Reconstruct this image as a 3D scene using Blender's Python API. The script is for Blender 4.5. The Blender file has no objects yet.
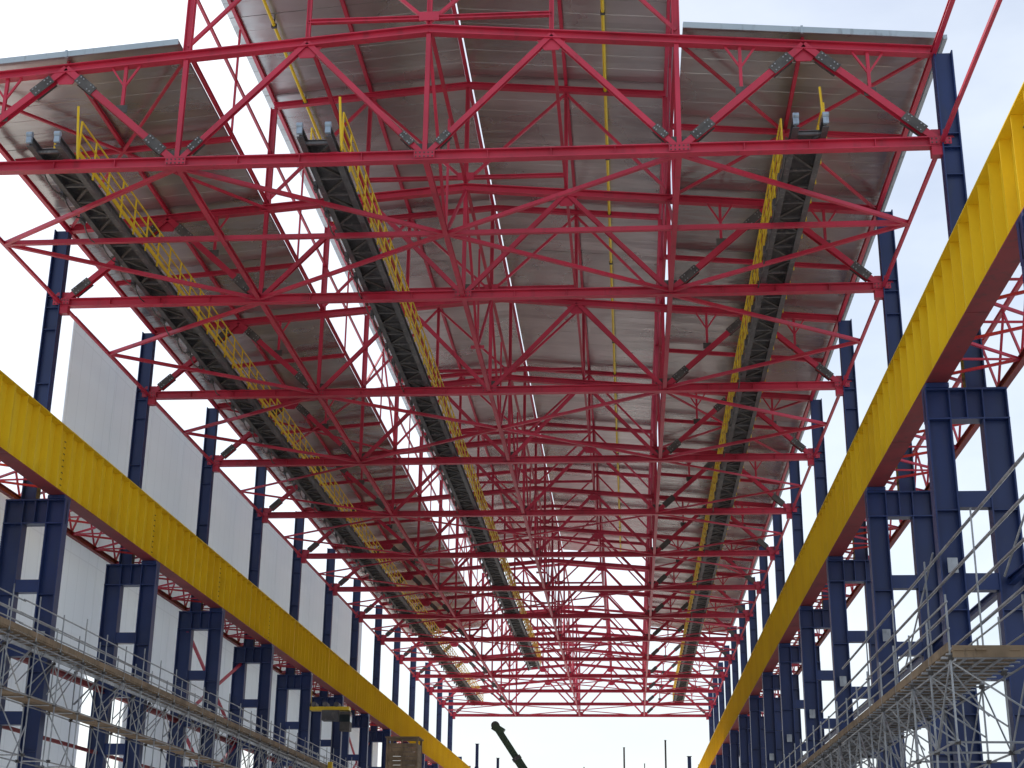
import bpy, math, random
from mathutils import Vector, Matrix
random.seed(7)
sc=bpy.context.scene
V=Vector
# ------------------------------------------------------------------ materials
def newmat(name):
    m=bpy.data.materials.new(name); m.use_nodes=True
    return m, m.node_tree.nodes, m.node_tree.links, m.node_tree.nodes["Principled BSDF"]
def paint(name,col,col2,rough=.45,metal=0.0,scale=.6,dirt=(.05,.04,.035),dirt_amt=.5,spec=.5):
    m,n,l,b=newmat(name)
    tc=n.new("ShaderNodeTexCoord")
    n1=n.new("ShaderNodeTexNoise"); n1.inputs["Scale"].default_value=scale; n1.inputs["Detail"].default_value=2
    n2=n.new("ShaderNodeTexNoise"); n2.inputs["Scale"].default_value=scale*7; n2.inputs["Detail"].default_value=4
    mp=n.new("ShaderNodeMapping"); mp.inputs["Scale"].default_value=(1,1,.35)
    l.new(tc.outputs["Object"],n1.inputs["Vector"]); l.new(tc.outputs["Object"],mp.inputs[0]); l.new(mp.outputs[0],n2.inputs["Vector"])
    r1=n.new("ShaderNodeValToRGB"); r1.color_ramp.elements[0].position=.35; r1.color_ramp.elements[1].position=.65
    r1.color_ramp.elements[0].color=(*col,1); r1.color_ramp.elements[1].color=(*col2,1)
    l.new(n1.outputs["Fac"],r1.inputs[0])
    r2=n.new("ShaderNodeMapRange"); r2.inputs[1].default_value=.56; r2.inputs[2].default_value=.75; r2.inputs[4].default_value=dirt_amt
    l.new(n2.outputs["Fac"],r2.inputs[0])
    mx=n.new("ShaderNodeMix"); mx.data_type='RGBA'
    l.new(r2.outputs[0],mx.inputs[0]); l.new(r1.outputs[0],mx.inputs[6]); mx.inputs[7].default_value=(*dirt,1)
    l.new(mx.outputs[2],b.inputs["Base Color"])
    b.inputs["Roughness"].default_value=rough; b.inputs["Metallic"].default_value=metal
    b.inputs["Specular IOR Level"].default_value=spec
    return m
RED=paint("red_paint",(.56,.030,.075),(.42,.020,.052),.42,scale=.35,dirt=(.16,.03,.04),dirt_amt=.45)
REDD=paint("red_oxide_primer",(.26,.03,.035),(.19,.025,.03),.6)
BLUE=paint("navy_paint",(.014,.037,.15),(.010,.027,.11),.4,scale=.4,dirt=(.03,.045,.09),dirt_amt=.4)
YEL=paint("yellow_paint",(.86,.62,.022),(.80,.55,.018),.42,scale=.3,dirt=(.5,.34,.03),dirt_amt=.25)
GUS=paint("blasted_steel_plate",(.115,.11,.105),(.07,.065,.065),.6,.3,2)
BOLT=paint("bolt_steel",(.40,.40,.41),(.3,.3,.3),.4,.8,5)
DARK=paint("dark_girder_paint",(.12,.12,.13),(.07,.07,.078),.5,.1,1,dirt=(.26,.25,.24),dirt_amt=.7)
GALV=paint("galvanised_tube",(.46,.49,.52),(.30,.32,.35),.42,.6,1.5)
WOOD=paint("scaffold_board_wood",(.30,.22,.14),(.19,.14,.09),.8,0,1.3)
FASC=paint("fascia_coated_steel",(.42,.50,.56),(.36,.44,.50),.4,.2)
GREEN=paint("crane_green_paint",(.045,.085,.05),(.03,.06,.04),.5)
GLASS=paint("tinted_glass",(.03,.04,.045),(.02,.03,.035),.08)
RUB=paint("tyre_rubber",(.02,.02,.02),(.03,.03,.03),.8)
BRACK=paint("bracket_grey_blue",(.36,.45,.55),(.28,.36,.45),.45,.3)
def deckmat():
    m,n,l,b=newmat("roof_deck_underside_metal")
    tc=n.new("ShaderNodeTexCoord"); sep=n.new("ShaderNodeSeparateXYZ"); l.new(tc.outputs["Object"],sep.inputs[0])
    def mth(op,a,bb=None):
        q=n.new("ShaderNodeMath"); q.operation=op
        for k,v in enumerate((a,bb)):
            if v is None: continue
            if isinstance(v,(int,float)): q.inputs[k].default_value=v
            else: l.new(v,q.inputs[k])
        return q.outputs[0]
    py=mth('FLOOR',mth('DIVIDE',sep.outputs[1],1.0))
    px=mth('FLOOR',mth('DIVIDE',sep.outputs[0],8.6))
    cmb=n.new("ShaderNodeCombineXYZ"); l.new(px,cmb.inputs[0]); l.new(py,cmb.inputs[1])
    wn=n.new("ShaderNodeTexWhiteNoise"); wn.noise_dimensions='3D'; l.new(cmb.outputs[0],wn.inputs["Vector"])
    ns=n.new("ShaderNodeTexNoise"); ns.inputs["Scale"].default_value=.16; ns.inputs["Detail"].default_value=4
    l.new(tc.outputs["Object"],ns.inputs["Vector"])
    f=mth('ADD',mth('MULTIPLY',wn.outputs["Value"],.14),mth('MULTIPLY',ns.outputs["Fac"],.86))
    r=n.new("ShaderNodeValToRGB"); r.color_ramp.elements[0].position=.3; r.color_ramp.elements[1].position=.72
    r.color_ramp.elements[0].color=(.335,.325,.328,1); r.color_ramp.elements[1].color=(.58,.575,.58,1)
    l.new(f,r.inputs[0])
    l.new(r.outputs[0],b.inputs["Base Color"])
    b.inputs["Metallic"].default_value=.8
    n3=n.new("ShaderNodeTexNoise"); n3.inputs["Scale"].default_value=.5; n3.inputs["Detail"].default_value=3
    mp=n.new("ShaderNodeMapping"); mp.inputs["Scale"].default_value=(.5,1.4,1); l.new(tc.outputs["Object"],mp.inputs[0]); l.new(mp.outputs[0],n3.inputs["Vector"])
    rr=n.new("ShaderNodeMapRange"); rr.inputs[3].default_value=.17; rr.inputs[4].default_value=.38; l.new(ns.outputs["Fac"],rr.inputs[0]); l.new(rr.outputs[0],b.inputs["Roughness"])
    bp=n.new("ShaderNodeBump"); bp.inputs["Strength"].default_value=.7; bp.inputs["Distance"].default_value=.14
    l.new(n3.outputs["Fac"],bp.inputs["Height"]); l.new(bp.outputs[0],b.inputs["Normal"])
    return m
DECK=deckmat()
def wallmat():
    m,n,l,b=newmat("white_cladding_panel")
    tc=n.new("ShaderNodeTexCoord"); sep=n.new("ShaderNodeSeparateXYZ"); l.new(tc.outputs["Object"],sep.inputs[0])
    def seam(out,period,w):
        a=n.new("ShaderNodeMath"); a.operation='DIVIDE'; l.new(out,a.inputs[0]); a.inputs[1].default_value=period
        c=n.new("ShaderNodeMath"); c.operation='FRACT'; l.new(a.outputs[0],c.inputs[0])
        d=n.new("ShaderNodeMath"); d.operation='LESS_THAN'; l.new(c.outputs[0],d.inputs[0]); d.inputs[1].default_value=w
        return d.outputs[0]
    s1=seam(sep.outputs[2],5.0,.012); s2=seam(sep.outputs[1],1.2,.05)
    mxm=n.new("ShaderNodeMath"); mxm.operation='MAXIMUM'; l.new(s1,mxm.inputs[0]); l.new(s2,mxm.inputs[1])
    ml=n.new("ShaderNodeMath"); ml.operation='MULTIPLY'; l.new(mxm.outputs[0],ml.inputs[0]); ml.inputs[1].default_value=.3
    ns=n.new("ShaderNodeTexNoise"); ns.inputs["Scale"].default_value=.3; l.new(tc.outputs["Object"],ns.inputs["Vector"])
    r=n.new("ShaderNodeValToRGB"); r.color_ramp.elements[0].color=(.76,.79,.82,1); r.color_ramp.elements[1].color=(.86,.88,.89,1); l.new(ns.outputs["Fac"],r.inputs[0])
    mx=n.new("ShaderNodeMix"); mx.data_type='RGBA'; l.new(ml.outputs[0],mx.inputs[0]); l.new(r.outputs[0],mx.inputs[6]); mx.inputs[7].default_value=(.4,.42,.44,1)
    l.new(mx.outputs[2],b.inputs["Base Color"]); b.inputs["Roughness"].default_value=.5
    tr=n.new("ShaderNodeBsdfTranslucent"); tr.inputs["Color"].default_value=(.8,.86,.92,1)
    ms=n.new("ShaderNodeMixShader"); ms.inputs[0].default_value=.36
    out=n["Material Output"]; l.new(b.outputs[0],ms.inputs[1]); l.new(tr.outputs[0],ms.inputs[2]); l.new(ms.outputs[0],out.inputs[0])
    return m
WALL=wallmat()
GROUND=paint("ground_concrete_sand",(.48,.455,.425),(.40,.38,.355),.9,0,.05,dirt=(.28,.25,.22))
# ------------------------------------------------------------------ mesh builder
class MB:
    def __init__(s): s.v=[];s.f=[];s.m=[];s.mats=[]
    def mi(s,m):
        if m not in s.mats: s.mats.append(m)
        return s.mats.index(m)
    def hexa(s,c,m):
        b=len(s.v); s.v+= [tuple(x) for x in c]; k=s.mi(m)
        for q in ((0,3,2,1),(4,5,6,7),(0,1,5,4),(1,2,6,5),(2,3,7,6),(3,0,4,7)):
            s.f.append(tuple(b+i for i in q)); s.m.append(k)
    def box(s,x0,x1,y0,y1,z0,z1,m):
        s.hexa([(x0,y0,z0),(x1,y0,z0),(x1,y1,z0),(x0,y1,z0),(x0,y0,z1),(x1,y0,z1),(x1,y1,z1),(x0,y1,z1)],m)
    def fr(s,p0,p1,up):
        p0=V(p0);p1=V(p1);d=(p1-p0);d.normalize();u=V(up);u=u-d*u.dot(d)
        if u.length<1e-4:
            u=V((0,1,0));u=u-d*u.dot(d)
        u.normalize();return p0,p1,d,u,d.cross(u)
    def bar(s,p0,p1,h,w,m,up=(0,0,1),ou=0,os=0):
        p0,p1,d,u,t=s.fr(p0,p1,up)
        p0=p0+u*ou+t*os;p1=p1+u*ou+t*os
        a=t*(w/2);b=u*(h/2)
        s.hexa([p0-a-b,p0+a-b,p0+a+b,p0-a+b,p1-a-b,p1+a-b,p1+a+b,p1-a+b],m)
    def ibeam(s,p0,p1,h,w,m,up=(0,0,1),tf=.035,tw=.03):
        s.bar(p0,p1,tf,w,m,up,ou=h/2-tf/2); s.bar(p0,p1,tf,w,m,up,ou=-h/2+tf/2)
        s.bar(p0,p1,h-2*tf,tw,m,up)
    def tube(s,p0,p1,r,m,n=6):
        p0,p1,d,u,t=s.fr(p0,p1,(0,0,1)); b=len(s.v);k=s.mi(m)
        for p in (p0,p1):
            for i in range(n):
                a=2*math.pi*i/n; s.v.append(tuple(p+u*(r*math.cos(a))+t*(r*math.sin(a))))
        for i in range(n):
            j=(i+1)%n; s.f.append((b+i,b+j,b+n+j,b+n+i)); s.m.append(k)
        s.f.append(tuple(b+i for i in range(n))[::-1]); s.m.append(k)
        s.f.append(tuple(b+n+i for i in range(n))); s.m.append(k)
    def poly_y(s,pts,y0,y1,m):
        b=len(s.v);n=len(pts);k=s.mi(m)
        for y in (y0,y1):
            for (x,z) in pts: s.v.append((x,y,z))
        s.f.append(tuple(b+i for i in range(n))); s.m.append(k)
        s.f.append(tuple(b+n+i for i in range(n))[::-1]); s.m.append(k)
        for i in range(n):
            j=(i+1)%n; s.f.append((b+i,b+n+i,b+n+j,b+j)); s.m.append(k)
    def obj(s,name,parent=None):
        me=bpy.data.meshes.new(name); me.from_pydata(s.v,[],s.f); me.update()
        for m in s.mats: me.materials.append(m)
        me.polygons.foreach_set("material_index",s.m)
        o=bpy.data.objects.new(name,me); sc.collection.objects.link(o)
        if parent: o.parent=parent
        return o
def empty(name):
    o=bpy.data.objects.new(name,None); sc.collection.objects.link(o); return o
# ------------------------------------------------------------------ dimensions (metres, z=0 at eye level)
S=12.0; Y0=43.81; HW=17.05; N=8.52; ZB=23.64; GZ=-1.6
def ztop(x): return 28.58-.088*abs(x)
def zmon(x): return 33.55-.088*abs(x)
NT=14
hall=empty("steel_factory_hall")
# ------------------------------------------------------------------ roof trusses
def splice(mb,p0,p1,dist,y,bolts,L=.85,w=.34):
    p0=V(p0);p1=V(p1);d=(p1-p0).normalized();c=p0+d*dist
    for sg in (-1,1):
        q=c+V((0,sg*.15,0))
        mb.bar(q-d*L/2,q+d*L/2,.03,w,GUS,up=(0,1,0))
        if bolts and sg<0:
            t=d.cross(V((0,1,0)))
            for a in (-.32,-.19,.19,.32):
                for b in (-.1,.1):
                    r=q+d*a*L/.85+t*b*w/.34
                    mb.bar(r+V((0,-.015,0)),r+V((0,-.04,0)),.045,.045,BOLT)
for i in range(NT):
    y=Y0+S*i; mb=MB(); near=i<4
    mb.ibeam((-HW,y,ZB),(HW,y,ZB),.36,.32,RED,tf=.04)
    for sg in (-1,1):
        mb.ibeam((sg*HW,y,ztop(HW)),(0,y,ztop(0)),.32,.3,RED,tf=.04)
    X=[-17.0,-12.78,-8.52,-4.26,0,4.26,8.52,12.78,17.0]
    for k in range(8):
        a=(X[k],y,ZB if k%2==0 else ztop(X[k])); b=(X[k+1],y,ztop(X[k+1]) if k%2==0 else ZB)
        big=k in (0,1,6,7)
        mb.ibeam(a,b,.26 if big else .19,.23 if big else .18,RED,up=(0,1,0),tf=.03)
        if big:
            splice(mb,a,b,1.05,y,near); splice(mb,b,a,1.05,y,near)
        elif i==0:
            if k%2==0: splice(mb,a,b,.9,y,near,L=.55,w=.26)
            else: splice(mb,b,a,.9,y,near,L=.55,w=.26)
    for x in (-N,0,N):
        mb.ibeam((x,y,ZB+.18),(x,y,ztop(x)-.17),.18,.16,RED,up=(0,1,0))
    for k in (0,1,6,7):
        xm=(X[k]+X[k+1])/2
        zm=(ZB+ztop(xm))/2+.05
        mb.bar((xm,y,zm),(xm,y,ztop(xm)-.1),.11,.11,RED)
        for dx in (-.5,.5):
            mb.bar((xm,y,ztop(xm)-.95),(xm+dx,y,ztop(xm+dx)-.15),.07,.07,RED)
        mb.bar((xm-.2,y-.05,zm+.1),(xm+.2,y-.05,zm+.1),.3,.03,GUS)
    for k,x in enumerate(X):
        if k%2==0:
            e=.5
            mb.poly_y([(x-e,ZB+.181),(x+e,ZB+.181),(x+.25,ZB+.5),(x-.25,ZB+.5)],y-.02,y+.02,GUS if k not in(0,8) else RED)
            mb.bar((x-.35,y-.17,ZB),(x+.35,y-.17,ZB),.24,.02,RED)
        else:
            z=ztop(x)-.18
            mb.poly_y([(x-.5,z),(x+.5,z),(x+.25,z-.4),(x-.25,z-.4)],y-.02,y+.02,RED)
        if near and k%2==0:
            for a in (-.28,-.14,0,.14,.28):
                for b in (-.07,.07):
                    mb.bar((x+a,y-.18,ZB+b),(x+a,y-.21,ZB+b),.04,.04,GUS)
    # web stiffeners on the lower chord
    if near:
        for q in range(-7,8):
            mb.box(q*2.13-.01,q*2.13+.01,y-.15,y+.15,ZB-.139,ZB+.139,RED)
    for sg in (-1,1):
        mb.ibeam((sg*N,y,zmon(N)),(0,y,zmon(0)),.26,.22,RED)
        mb.ibeam((sg*N,y,ztop(N)+.17),(sg*N,y,zmon(N)-.13),.26,.24,RED,up=(1,0,0))
        mb.ibeam((sg*4.26,y,ztop(4.26)+.17),(sg*4.26,y,zmon(4.26)-.14),.16,.14,RED,up=(1,0,0))
        mb.bar((sg*N,y,ztop(N)+.4),(sg*4.26,y,zmon(4.26)-.2),.12,.12,RED,up=(0,1,0))
        mb.bar((sg*4.26,y,zmon(4.26)-.2),(0,y,ztop(0)+.3),.12,.12,RED,up=(0,1,0))
    mb.ibeam((0,y,ztop(0)+.17),(0,y,zmon(0)-.14),.18,.16,RED,up=(1,0,0))
    mb.ibeam((-4.26,y,29.07),(4.26,y,29.07),.16,.16,RED)
    mb.bar((-.35,y-.12,29.07),(.35,y-.12,29.07),.35,.03,RED)
    mb.obj("roof_truss_%d"%i,hall)
# ------------------------------------------------------------------ longitudinal bracing & purlins
mb=MB()
yE=Y0+S*(NT-1)
for i in range(NT-1):
    a=Y0+S*i; b=a+S; m=a+S/2
    if i==0: mb.bar((-HW,m,ZB),(HW,m,ZB),.17,.17,RED)
    else: mb.bar((-.3,m,ZB),(.3,m,ZB),.13,.13,RED)
    dw=.14 if i<3 else .1
    for sg in (-1,1):
        for (xa,xb) in ((N*sg,HW*sg),(N*sg,0)):
            if xb==0 and i%2==1: continue
            mb.bar((xa,a+.2,ZB-.05),(xb,m,ZB-.02),dw,dw,RED)
            mb.bar((xb,m,ZB-.02),(xa,b-.2,ZB-.05),dw,dw,RED)
    for x in (0,N):
        zt=ztop(x)-.1
        if x!=0 and i%2==1: continue
        for (p,q) in (((x,a,zt),(x,m,ZB)),((x,m,ZB),(x,b,zt))):
            mb.bar(p,q,.11,.11,RED)
        mb.bar((x,m,ZB),(x,m,zt),.09,.09,RED)
    for sg in (-1,1):
        if i<10:
            mb.ibeam((sg*HW,m,ztop(HW)+.06),(sg*N,m,ztop(N)+.06),.2,.14,RED)
    if i%3==0:
        for sg in (-1,1):
            mb.bar((sg*N,a,ztop(N)),(sg*12.78,m,ztop(12.78)),.1,.1,RED);mb.bar((sg*12.78,m,ztop(12.78)),(sg*HW,b,ztop(HW)),.1,.1,RED)
            mb.bar((sg*12.78,m,ztop(12.78)),(sg*N,b,ztop(N)),.1,.1,RED);mb.bar((sg*12.78,m,ztop(12.78)),(sg*HW,a,ztop(HW)),.1,.1,RED)
    for x in (-N,N):
        if i%4==3:
            mb.bar((x,a,ztop(N)+.4),(x,m,zmon(N)-.2),.1,.1,RED); mb.bar((x,m,zmon(N)-.2),(x,b,ztop(N)+.4),.1,.1,RED)
        mb.bar((x,m,ztop(N)+.3),(x,m,zmon(N)),.08,.08,RED)
for x in (-N,0,N):
    mb.ibeam((x,Y0,ZB),(x,yE,ZB),.22,.18,RED)
for x in (-HW,HW):
    mb.bar((x,Y0-S,ZB-.02),(x,yE,ZB-.02),.13,.12,RED)
    mb.ibeam((x,Y0-S,ztop(HW)-.1),(x,yE,ztop(HW)-.1),.2,.16,RED)
for x in (-12.78,-N,-4.26,0,4.26,N,12.78):
    mb.ibeam((x,Y0,ztop(x)+.26),(x,yE,ztop(x)+.26),.17,.12,RED)
for x in (-N,-4.26,0,4.26,N):
    mb.ibeam((x,Y0-.4,zmon(x)+.23),(x,yE,zmon(x)+.23),.18,.14,RED)
for sg in (-1,1):
    mb.bar((sg*N,Y0,30.5),(sg*N,yE,30.5),.12,.1,RED)
mb.obj("longitudinal_bracing_and_purlins",hall)
# ------------------------------------------------------------------ roof decks
def deck(mb,x0,x1,zf,y0,y1,th=.1):
    k=mb.mi(DECK); y=y0; b=len(mb.v); prof=[]; c=0
    while y<y1-.01:
        g=.05 if c%6==5 else .012
        prof+= [(y,0),(y+.955,random.uniform(-.006,.006)),(y+.965,g),(y+.99,g)]
        y+=1.0; c+=1
    prof.append((y,0))
    nx=4; xs=[x0+(x1-x0)*j/nx for j in range(nx+1)]
    for (yy,dz) in prof:
        for x in xs: mb.v.append((x,yy,zf(x)+dz))
    w=nx+1
    for r in range(len(prof)-1):
        for j in range(nx):
            mb.f.append((b+r*w+j,b+(r+1)*w+j,b+(r+1)*w+j+1,b+r*w+j+1)); mb.m.append(k)
    b=len(mb.v); k2=mb.mi(FASC)
    for yy in (y0,y1):
        for x in xs: mb.v.append((x,yy,zf(x)+th))
    for j in range(nx):
        mb.f.append((b+j,b+j+1,b+w+j+1,b+w+j)); mb.m.append(k2)
YF=Y0-.35
mb=MB()
for sg in (-1,1):
    deck(mb,sg*8.75,sg*17.35,lambda x:ztop(x)+.37,YF,Y0+S*9.5)
mb.obj("side_roof_deck",hall)
mb=MB()
for sg in (-1,1):
    deck(mb,sg*.13,sg*8.9,lambda x:zmon(x)+.34,YF,Y0+S*8.5)
mb.obj("monitor_roof_deck",hall)
mb=MB()
for sg in (-1,1):
    for seg in ((8.75,12.7),(12.75,17.3)):
        mb.bar((sg*seg[0],YF-.03,ztop(seg[0])+.40),(sg*seg[1],YF-.03,ztop(seg[1])+.40),.22,.04,FASC)
    for x in (12.72,):
        mb.box(sg*x-.04,sg*x+.04,YF-.08,YF+.02,ztop(x)+.26,ztop(x)+.54,FASC)
    mb.box(min(sg*17.37,sg*17.5),max(sg*17.37,sg*17.5),YF,Y0+S*9.5,ztop(17.4)+.3,ztop(17.4)+.46,FASC)
mb.obj("roof_edge_fascia",hall)
# ------------------------------------------------------------------ columns
for sg in (-1,1):
    for i in range(-2,17):
        y=Y0+S*i; mb=MB()
        zt=27.0 if 0<=i<NT else (27.0 if i<0 else random.uniform(17,21))
        for (xc,d) in ((16.15,.72),(17.85,.8)):
            mb.ibeam((sg*xc,y,GZ),(sg*xc,y,14.1),d,.5,BLUE,up=(1,0,0),tf=.05)
            for z in (2.2,5.2,8.2,11.2):
                mb.box(sg*xc-d/2+.06,sg*xc+d/2-.06,y-.22,y+.22,z,z+.03,BLUE)
        for z in (0.4,3.4,6.2,8.8,11.3):
            mb.box(min(sg*16.51,sg*17.45),max(sg*16.51,sg*17.45),y-.2,y+.2,z,z+.5,BLUE)
        xa,xb=min(sg*15.78,sg*18.25),max(sg*15.78,sg*18.25)
        mb.box(xa,xb,y-.04,y+.04,14.1,15.05,BLUE); mb.box(xa,xb,y-.27,y+.27,15.0,15.06,BLUE); mb.box(xa,xb,y-.27,y+.27,14.05,14.1,BLUE)
        for xs_ in (15.8,16.5,17.0,17.5,18.22): mb.box(sg*xs_-.02,sg*xs_+.02,y-.26,y+.26,14.101,14.999,BLUE)
        mb.box(min(sg*15.8,sg*16.5),max(sg*15.8,sg*16.5),y-.35,y+.35,15.062,15.2,BLUE)
        if zt>15:
            mb.ibeam((sg*17.35,y,15.07),(sg*17.35,y,zt),.62,.42,BLUE,up=(1,0,0),tf=.045)
            for zz in (17.6,20,22.4,ZB-.25,ZB+.25):
                if zz<zt: mb.box(sg*17.35-.26,sg*17.35+.26,y-.18,y+.18,zz,zz+.03,BLUE)
            if zt>20 and sg<0:
                mb.bar((sg*17.66,y,18.5),(sg*18.4,y,19.1),.1,.1,DARK); mb.bar((sg*17.66,y,19.1),(sg*18.9,y,19.1),.12,.1,DARK)
        if 0<=i<NT:
            mb.box(min(sg*16.7,sg*17.04),max(sg*16.7,sg*17.04),y-.15,y+.15,ZB-.5,ZB-.19,RED)
        # paint-inspection tag plate on leg
        mb.box(sg*16.15-.15,sg*16.15+.15,y-.27,y-.255,9.3,9.75,GALV)
        mb.obj("column_%s_%d"%("a" if sg<0 else "b",i+2),hall)
mb=MB()
for sg in (-1,1):
    ya,yb=Y0-2*S,Y0+S*16
    mb.ibeam((sg*17.85,ya,9.1),(sg*17.85,yb,9.1),.24,.2,BLUE if sg>0 else REDD)
    for z in ((3.6,6.3) if sg<0 else (3.6,)): mb.bar((sg*17.9,ya,z),(sg*17.9,yb,z),.14,.14,REDD)
    z=15.5
    mb.ibeam((sg*18.45,ya,z),(sg*18.45,yb,z),.24,.2,REDD)
    y=ya
    while y<yb-.1:
        a=(sg*16.4,y,z+.05);b=(sg*18.4,y+1.5,z); c=(sg*16.4,y+3,z+.05)
        mb.bar(a,b,.08,.08,RED);mb.bar(b,c,.08,.08,RED); mb.bar((sg*16.4,y+1.5,z+.04),(sg*18.4,y+1.5,z),.06,.06,RED)
        y+=3
    mb.bar((sg*18.45,ya,17.7),(sg*18.45,yb,17.7),.13,.12,RED)
    y=ya
    while y<yb-.1:
        mb.bar((sg*18.45,y,17.6),(sg*18.45,y+1.5,15.6),.07,.07,RED);mb.bar((sg*18.45,y+1.5,15.6),(sg*18.45,y+3,17.6),.07,.07,RED)
        y+=3
    for i in range(-2,16):
        if i%4==3 and sg<0 or i==9:
            a=Y0+S*i;b=a+S
            mb.bar((sg*17.8,a,3.7),(sg*17.8,b,9),.14,.14,RED);mb.bar((sg*17.74,a,9),(sg*17.74,b,3.7),.14,.14,RED)
            mb.bar((sg*17.8,a,9.2),(sg*17.8,b,14),.14,.14,RED);mb.bar((sg*17.74,a,14),(sg*17.74,b,9.2),.14,.14,RED)
mb.obj("wall_plane_steelwork",hall)
# ------------------------------------------------------------------ crane runway beams
for sg in (-1,1):
    mb=MB(); ya,yb=Y0-2.5*S,Y0+S*16.2
    x=sg*16.15
    seg=ya
    while seg<yb:
        e=min(seg+S-.03,yb)
        mb.box(x-.012,x+.012,seg,e,15.26,17.86,YEL)
        mb.box(x-.33,x+.33,seg,e,17.86,17.9,YEL)
        mb.box(x-.33,x+.33,seg,e,15.22,15.26,REDD)
        yy=seg+.06
        while yy<e:
            mb.box(x-.29,x-.0125,yy,yy+.025,15.262,17.858,YEL)
            mb.box(x+.0125,x+.29,yy,yy+.025,15.262,17.858,YEL)
            yy+=1.2 if yy>seg+1 else 1.13
        mb.box(x-.31,x+.31,e-.05,e,15.262,17.858,YEL)
        for zb in range(9):
            for xx in (-.2,.2): mb.bar((x+xx,seg-.01,15.5+zb*.27),(x+xx,seg+.0,15.5+zb*.27),.05,.05,GUS)
        ms=seg+S/2
        if ms<yb:
            for s2 in (-1,1):
                mb.box(min(x+s2*.0125,x+s2*.03),max(x+s2*.0125,x+s2*.03),ms-.28,ms+.28,15.5,17.6,YEL)
                for zb in range(8):
                    for yo in (-.2,-.1,.1,.2): mb.bar((x+s2*.03,ms+yo,15.65+zb*.26),(x+s2*.05,ms+yo,15.65+zb*.26),.04,.04,GUS)
        seg+=S
    mb.box(x-.06,x+.06,ya,yb,17.9,18.03,GUS)
    mb.obj("crane_runway_beam")
# ------------------------------------------------------------------ suspended catwalks
def catwalk(xc,y0,y1):
    mb=MB(); hw=.48; z0=ZB+.2
    for s2 in (-1,1):
        mb.ibeam((xc+s2*hw,y0,z0+.19),(xc+s2*hw,y1,z0+.19),.36,.2,DARK)
    y=y0+.6;k=0
    while y<y1-1:
        mb.bar((xc-hw,y,z0+.1),(xc+hw,y,z0+.1),.09,.1,DARK)
        mb.bar((xc-hw*(1 if k%2 else -1),y,z0+.09),(xc+hw*(1 if k%2 else -1),y+1.25,z0+.09),.08,.09,GUS)
        y+=1.25;k+=1
    y=y0+.8
    while y<y1:
        e=min(y+2.98,y1); mb.box(xc-.37,xc+.37,y,e,z0+.33,z0+.355,DARK); y+=3.0
    y=y0+1.5
    while y<y1:
        mb.box(xc-.74,xc-.62,y,y+.35,z0-.1,z0+.2,DARK); mb.bar((xc-.67,y+.1,z0+.2),(xc-.60,y+.1,z0+.4),.05,.05,DARK)
        if y+2<y1 and y<Y0+S*7:
            pr=None; sag=random.uniform(.15,.4)
            for q in range(5):
                t=q/4; pt=V((xc-.68,y+.15+2*t,z0+.05-sag*4*t*(1-t)))
                if pr is not None: mb.tube(pr,pt,.03,GUS,4)
                pr=pt
        y+=2.0
    for s2 in (-1,1):
        xr=xc+s2*.66; ys=y0+(1.4 if s2>0 else 2.4)
        for h in (.5,.95,1.4): mb.tube((xr,ys,z0+.3+h),(xr,y1,z0+.3+h),.036,YEL,5)
        mb.box(xr-.012,xr+.012,ys,y1,z0+.40,z0+.60,YEL)
        y=ys
        while y<y1:
            mb.bar((xr,y,z0+.2),(xr,y,z0+1.7),.06,.055,YEL); y+=1.5
    for s2 in (-1,1):
        mb.box(xc+s2*hw-.09,xc+s2*hw+.09,y0-.12,y0-.002,z0+.1,z0+.32,BRACK)
        mb.tube((xc+s2*hw-.1,y0-.06,z0+.42),(xc+s2*hw+.1,y0-.06,z0+.42),.1,BRACK,10)
    mb.bar((xc+.66,y0+1.35,z0+.2),(xc+.54,y0+1.2,z0+2.2),.06,.06,YEL)
    for i in range(NT):
        yy=Y0+S*i
        if yy<y1:
            for s2 in (-1,1): mb.bar((xc+s2*hw,yy,z0-.02),(xc+s2*hw,yy,z0+.006),.3,.3,RED)
    return mb.obj("overhead_catwalk")
catwalk(-12.8,Y0-1.1,Y0+S*12.3)
catwalk(-3.55,Y0-1.2,Y0+S*9.7)
catwalk(12.75,Y0-.9,Y0+S*12.2)
for x in (-7.15,5.95):
    mb=MB(); mb.tube((x,Y0-.4,zmon(x)+.02),(x,Y0+S*8.4,zmon(x)+.02),.07,YEL,8)
    for i in range(0,17):
        y=Y0+6*i; mb.bar((x,y,zmon(x)),(x,y,zmon(x)+.33),.05,.05,GUS)
        mb.box(x-.1,x+.1,y-.06,y+.06,zmon(x)-.08,zmon(x)+.1,GUS)
    mb.obj("yellow_gas_pipe")
# ------------------------------------------------------------------ left wall cladding
mb=MB()
def wallpanel(x,y0,y1,z0,z1):
    mb.box(x-.06,x,y0,y1,z0,z1,WALL)
for i in range(0,13):
    a=62.2+6*i
    wallpanel(-19.0,a+.01,a+5.985,15.72,25.6)
for i in range(0,20):
    a=Y0-11.5+6*i
    wallpanel(-19.0,a+.01,a+5.98,10.6,15.7)
    if i%5!=1: wallpanel(-19.0,a+.01,a+5.98,4.0,10.4)
mb.box(-19.10,-18.97,62.2,62.2+78,25.61,25.7,GALV)
mb.obj("white_cladding_wall")
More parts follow.
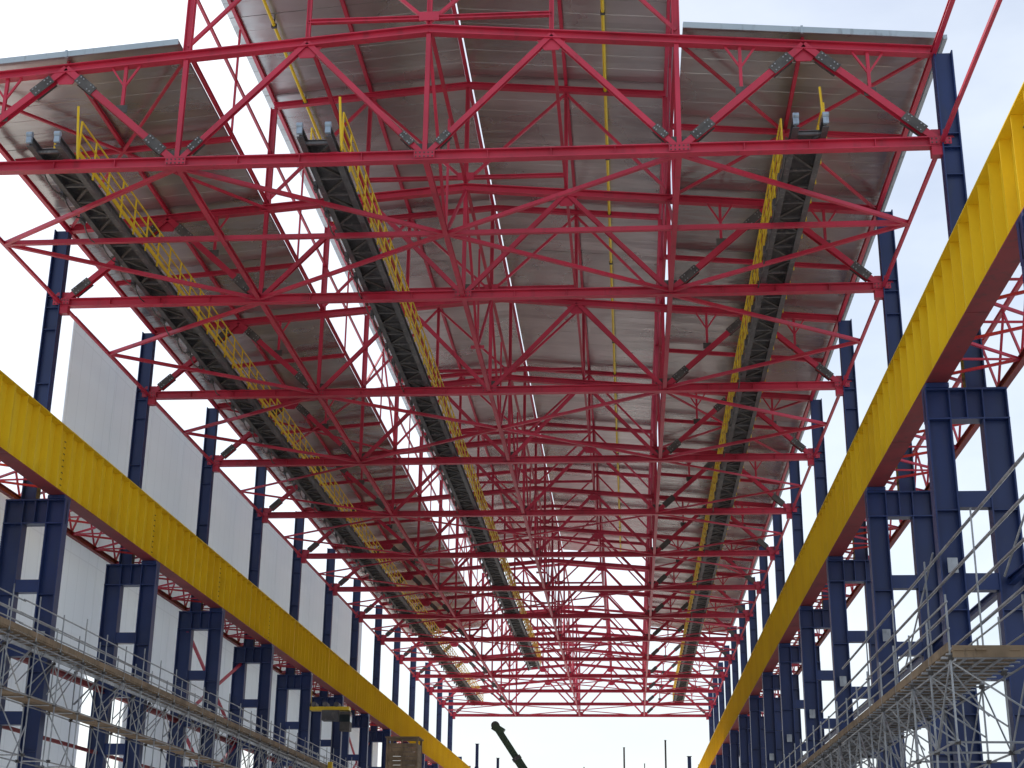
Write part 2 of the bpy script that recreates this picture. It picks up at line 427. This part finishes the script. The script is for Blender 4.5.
# ------------------------------------------------------------------ scaffolding
def scaffold(xi,xo,zd,y0,y1,up_levels,bay=2.4,rt=.027,top_extra=(.05,.5),end=None):
    mb=MB(); ys=[];y=y0
    while y<=y1: ys.append(y); y+=bay
    for n_,y in enumerate(ys):
        for x in (xi,xo):
            top=zd+up_levels[-1]+random.uniform(*top_extra)
            mb.tube((x,y,GZ),(x,y,top),rt,GALV,5)
            for z in (zd-4,zd-2,zd-.12):
                if z>GZ: mb.box(x-.06,x+.06,y-.06,y+.06,z-.05,z+.05,GUS)
        for z in (zd-4,zd-2,zd-.12):
            mb.tube((xi-.2,y,z),(xo+.2,y,z),rt,GALV,5)
        if n_%2==0: mb.tube((xi,y,zd-4),(xo,y,zd-2),rt*.9,GALV,5)
        mb.tube((xi,y,zd-.2),(xo,y,zd-1.4),rt*.9,GALV,5)
        if n_<len(ys)-1:
            for x in (xi,xo):
                a,b=(zd-2,zd-.15) if n_%2 else (zd-.15,zd-2)
                mb.tube((x,y,a),(x,y+bay,b),rt*.9,GALV,5)
                if n_%3==0: mb.tube((x,y,GZ+1),(x,y+bay*2,zd-3),rt,GALV,5)
    for x in (xi,xo):
        for z in [zd-4,zd-2,zd-.2]+[zd+h for h in up_levels]:
            yy=y0-.3
            while yy<y1:
                L=6.0; e=min(yy+L+.3,y1); j=random.uniform(-.02,.02); o=random.choice((-.04,.04))
                mb.tube((x+o,yy,z+j),(x+o,e,z+random.uniform(-.02,.02)),rt,GALV,5); yy+=L
    nb=7; w=abs(xo-xi)/nb; x=min(xi,xo)
    for j in range(nb):
        y=y0-.25+random.uniform(-.15,.1)
        while y<y1:
            L=3.9
            mb.box(x+j*w+.012,x+(j+1)*w-.012,y,y+L-.03,zd+random.uniform(-.004,.004),zd+.045,WOOD); y+=L
    y=y0
    while y<y1:
        mb.tube((xi-.1,y,zd-.04),(xo+.1,y,zd-.04),rt*.9,GALV,5); y+=.6
    mb.box(xi-.02,xi+.02,y0,y1,zd+.05,zd+.25,WOOD)
    if end: end(mb)
    return mb.obj("scaffolding")
def endL(mb):
    for k in range(14):
        x=-15.4+(k%5)*.09; z=8.75+(k//5)*.07; ys=Y0+2+random.uniform(0,6)
        while ys<120:
            mb.tube((x,ys,z),(x+.02,ys+5.8,z),.03,GALV,5); ys+=6.1
    for y in range(34,150,3):
        mb.tube((-14.4,y,8.4),(-15.6,y+.4,7.3),.025,GALV,5)
    mb.bar((-14.6,32,8.3),(-14.6,150,8.3),.12,.06,GALV)
    # lower boarded lift
    for j in range(4):
        y=32
        while y<130:
            mb.box(-15.55+j*.25,-15.33+j*.25,y,y+3.87,6.7+random.uniform(-.004,.004),6.745,WOOD); y+=3.9
scaffold(-14.45,-15.6,8.65,Y0-12,Y0+S*9,(.35,.7,1.15),end=endL)
def endR(mb):
    mb.box(13.9,15.65,34.12,34.16,5.35,5.62,WOOD)
    for z,ya,yb,x in ((6.9,27,57,15.68),(7.9,24,66,15.66),(8.85,22,72,15.69),(9.7,22,64,15.65)):
        mb.tube((x,ya,z+.15),(x,yb,z-.15),.045,GALV,6)
    for y in (26,32,38.5,45,51,57): mb.tube((15.62,y,5.6 if y>34 else GZ),(15.62,y,9.95),.027,GALV,5)
    mb.tube((15.7,30,10),(15.7,36,7.6),.03,GALV,5); mb.tube((15.7,44,10),(15.7,50,7.4),.03,GALV,5)
    for x in (14.3,14.7,15.1): mb.tube((x,34.2,5.4),(x,150,5.4),.03,GALV,5)
    for y in range(35,150,2): mb.tube((13.9,y,5.35),(14.9,y+.5,4.2),.022,GALV,5)
scaffold(13.9,15.65,5.5,34.4,Y0+S*9,(.5,1.1),top_extra=(.02,.25),end=endR)
# ------------------------------------------------------------------ plywood hoist tower
mb=MB()
x0,x1,y0,y1,zt=-9.6,-7.6,100,102,10.2
for x in (x0,x1):
    for y in (y0,y1): mb.box(x-.07,x+.07,y-.07,y+.07,GZ,zt+.15,WOOD)
z=GZ+.2
while z<zt-.2:
    mb.box(x0+.075,x1-.075,y0-.03,y0-.005,z,z+.27,WOOD); mb.box(x0-.03,x0-.005,y0+.075,y1-.075,z,z+.27,WOOD)
    mb.box(x1+.005,x1+.03,y0+.075,y1-.075,z,z+.27,WOOD); z+=.285
mb.box(x0-.15,x1+.15,y0-.15,y1+.15,zt+.15,zt+.22,WOOD)
for x in (x0,x0+1,x1): mb.bar((x,y0-.06,7),(x,y0-.06,zt),.1,.05,WOOD,up=(1,0,0))
mb.obj("plywood_hoist_tower")
# ------------------------------------------------------------------ mobile crane
mb=MB(); cy=150
bx,bz=3.2,1.6
tip=V((-6.6,cy,16.4)); base=V((bx,cy,bz+.4)); d=(tip-base).normalized()
mb.bar(base,base+d*9.5,1.15,.95,GREEN,up=(0,1,0)); mb.bar(base+d*9.3,base+d*14,.98,.8,GREEN,up=(0,1,0)); mb.bar(base+d*13.8,tip,.82,.66,GREEN,up=(0,1,0))
mb.bar(base+d*9.2,base+d*9.5,1.3,1.1,DARK,up=(0,1,0)); mb.bar(base+d*13.8,base+d*14.1,1.1,.92,DARK,up=(0,1,0))
n_=d.cross(V((0,1,0)))
mb.bar(tip-d*.6-n_*.3,tip+d*.5+n_*.2,.9,.7,GREEN,up=(0,1,0))
for sx in (-.3,0,.3): mb.tube(tip+V((0,sx-.08,0))+d*.4,tip+V((0,sx+.08,0))+d*.4,.42,GUS,14)
mb.tube(base+V((-.5,-.0,-.7)),base+d*7-n_*.5,.16,BOLT,10)
mb.box(bx-5,bx+5,cy-1.3,cy+1.3,GZ+.8,GZ+1.6,GREEN)
mb.box(bx-1.5,bx+3.8,cy-1.2,cy+1.2,GZ+1.7,GZ+3.3,GREEN); mb.box(bx+2.6,bx+3.9,cy-1.25,cy+1.25,GZ+3.3,GZ+3.8,DARK)
mb.box(bx-6.6,bx-5.05,cy-1.3,cy+1.3,GZ+.7,GZ+2.9,GREEN); mb.box(bx-6.62,bx-5.3,cy-1.31,cy+1.31,GZ+1.8,GZ+2.6,GLASS)
for wx in (-5.6,-3.6,-1.2,1.2,3.6): 
    for wy in (-1.35,1.05): mb.tube((bx+wx,cy+wy,GZ+.62),(bx+wx,cy+wy+.3,GZ+.62),.62,RUB,18)
mb.obj("mobile_crane")
# ------------------------------------------------------------------ crane trolley on left side
mb=MB(); ty=104
mb.box(-15.8,-13.0,ty-.4,ty+.4,12.6,12.85,YEL); mb.box(-14.9,-13.7,ty-.5,ty+.5,11.9,12.59,DARK)
mb.box(-13.6,-12.9,ty-.4,ty+.4,11.2,12.5,GUS); mb.box(-13.62,-12.88,ty-.42,ty+.3,11.8,12.3,GLASS)
for x in (-15.5,-14.7,-13.9): mb.tube((x,ty-.45,13.0),(x,ty+.45,13.0),.18,DARK,12)
mb.bar((-15.8,ty,12.7),(-15.85,ty,15.2),.1,.1,YEL)
mb.tube((-14.2,ty,12),(-14.2,ty,9),.03,DARK); mb.box(-14.35,-14.05,ty-.15,ty+.15,8.6,9.1,YEL)
mb.obj("crane_trolley")
# ------------------------------------------------------------------ far posts
for (x,y,z,w) in ((-14.2,205,20.4,.4),(-11.6,208,18.8,.35),(5.8,200,19.5,.22),(11.6,215,22,.25),(14.8,212,19.5,.5),(-.4,230,19.5,.15),(8.8,235,20.5,.15)):
    mb=MB(); mb.ibeam((x,y,GZ),(x,y,z),w,w,GUS if w<.3 else BLUE,up=(1,0,0)); mb.box(x-w,x+w,y-w,y+w,GZ,GZ+.05,GUS)
    mb.box(x-w*.7,x+w*.7,y-w*.7,y+w*.7,z,z+.04,GUS)
    mb.obj("steel_post")
# ------------------------------------------------------------------ ground
mb=MB(); k=mb.mi(GROUND); R=3000
mb.v=[(-R,-R,GZ),(R,-R,GZ),(R,R,GZ),(-R,R,GZ)]; mb.f=[(0,1,2,3)]; mb.m=[k]
mb.obj("ground")
# ------------------------------------------------------------------ light
el,az=math.radians(50),math.radians(-40)
w=bpy.data.worlds.new("World"); sc.world=w; w.use_nodes=True
n=w.node_tree.nodes;l=w.node_tree.links; bg=n["Background"]
sky=n.new("ShaderNodeTexSky"); sky.sky_type='NISHITA'; sky.sun_disc=False; sky.sun_elevation=el; sky.sun_rotation=az
sky.air_density=1.0; sky.dust_density=2.5; sky.ozone_density=1.3
tc=n.new("ShaderNodeTexCoord"); mp=n.new("ShaderNodeMapping"); mp.inputs["Scale"].default_value=(1,1,2.2)
ns=n.new("ShaderNodeTexNoise"); ns.inputs["Scale"].default_value=1.6; ns.inputs["Detail"].default_value=7; ns.inputs["Roughness"].default_value=.55
l.new(tc.outputs["Generated"],mp.inputs[0]); l.new(mp.outputs[0],ns.inputs["Vector"])
mr=n.new("ShaderNodeMapRange"); mr.inputs[1].default_value=.40; mr.inputs[2].default_value=.68; mr.inputs[3].default_value=.20; mr.inputs[4].default_value=.7
l.new(ns.outputs["Fac"],mr.inputs[0])
mx=n.new("ShaderNodeMix"); mx.data_type='RGBA'; l.new(mr.outputs[0],mx.inputs[0]); l.new(sky.outputs[0],mx.inputs[6]); mx.inputs[7].default_value=(8.0,8.5,8.9,1)
l.new(mx.outputs[2],bg.inputs["Color"]); bg.inputs["Strength"].default_value=.15
sl=bpy.data.lights.new("sun","SUN"); sl.energy=4.8; sl.angle=math.radians(.5); sl.color=(1,.95,.87)
so=bpy.data.objects.new("sun",sl); sc.collection.objects.link(so)
sd=V((math.sin(az)*math.cos(el),math.cos(az)*math.cos(el),math.sin(el)))
so.rotation_euler=(-sd).to_track_quat('-Z','Y').to_euler()
# ------------------------------------------------------------------ camera
psi,p,rho,f,cx=.0808,.3388,.0117,1472.3,6.583
r=V((math.cos(psi),math.sin(psi),0)); fw=V((-math.sin(psi)*math.cos(p),math.cos(psi)*math.cos(p),math.sin(p)))
u=V((math.sin(psi)*math.sin(p),-math.cos(psi)*math.sin(p),math.cos(p)))
ax=r*math.cos(rho)+u*math.sin(rho); ay=-r*math.sin(rho)+u*math.cos(rho); azv=-fw
cd=bpy.data.cameras.new("camera"); cam=bpy.data.objects.new("camera",cd); sc.collection.objects.link(cam)
M=Matrix((ax,ay,azv)).transposed().to_4x4(); M.translation=V((cx,0,0)); cam.matrix_world=M
cd.sensor_width=36; cd.lens=f*36/1024; cd.clip_end=6000
sc.camera=cam
sc.view_settings.view_transform='Standard'; sc.view_settings.look='None'; sc.view_settings.exposure=0
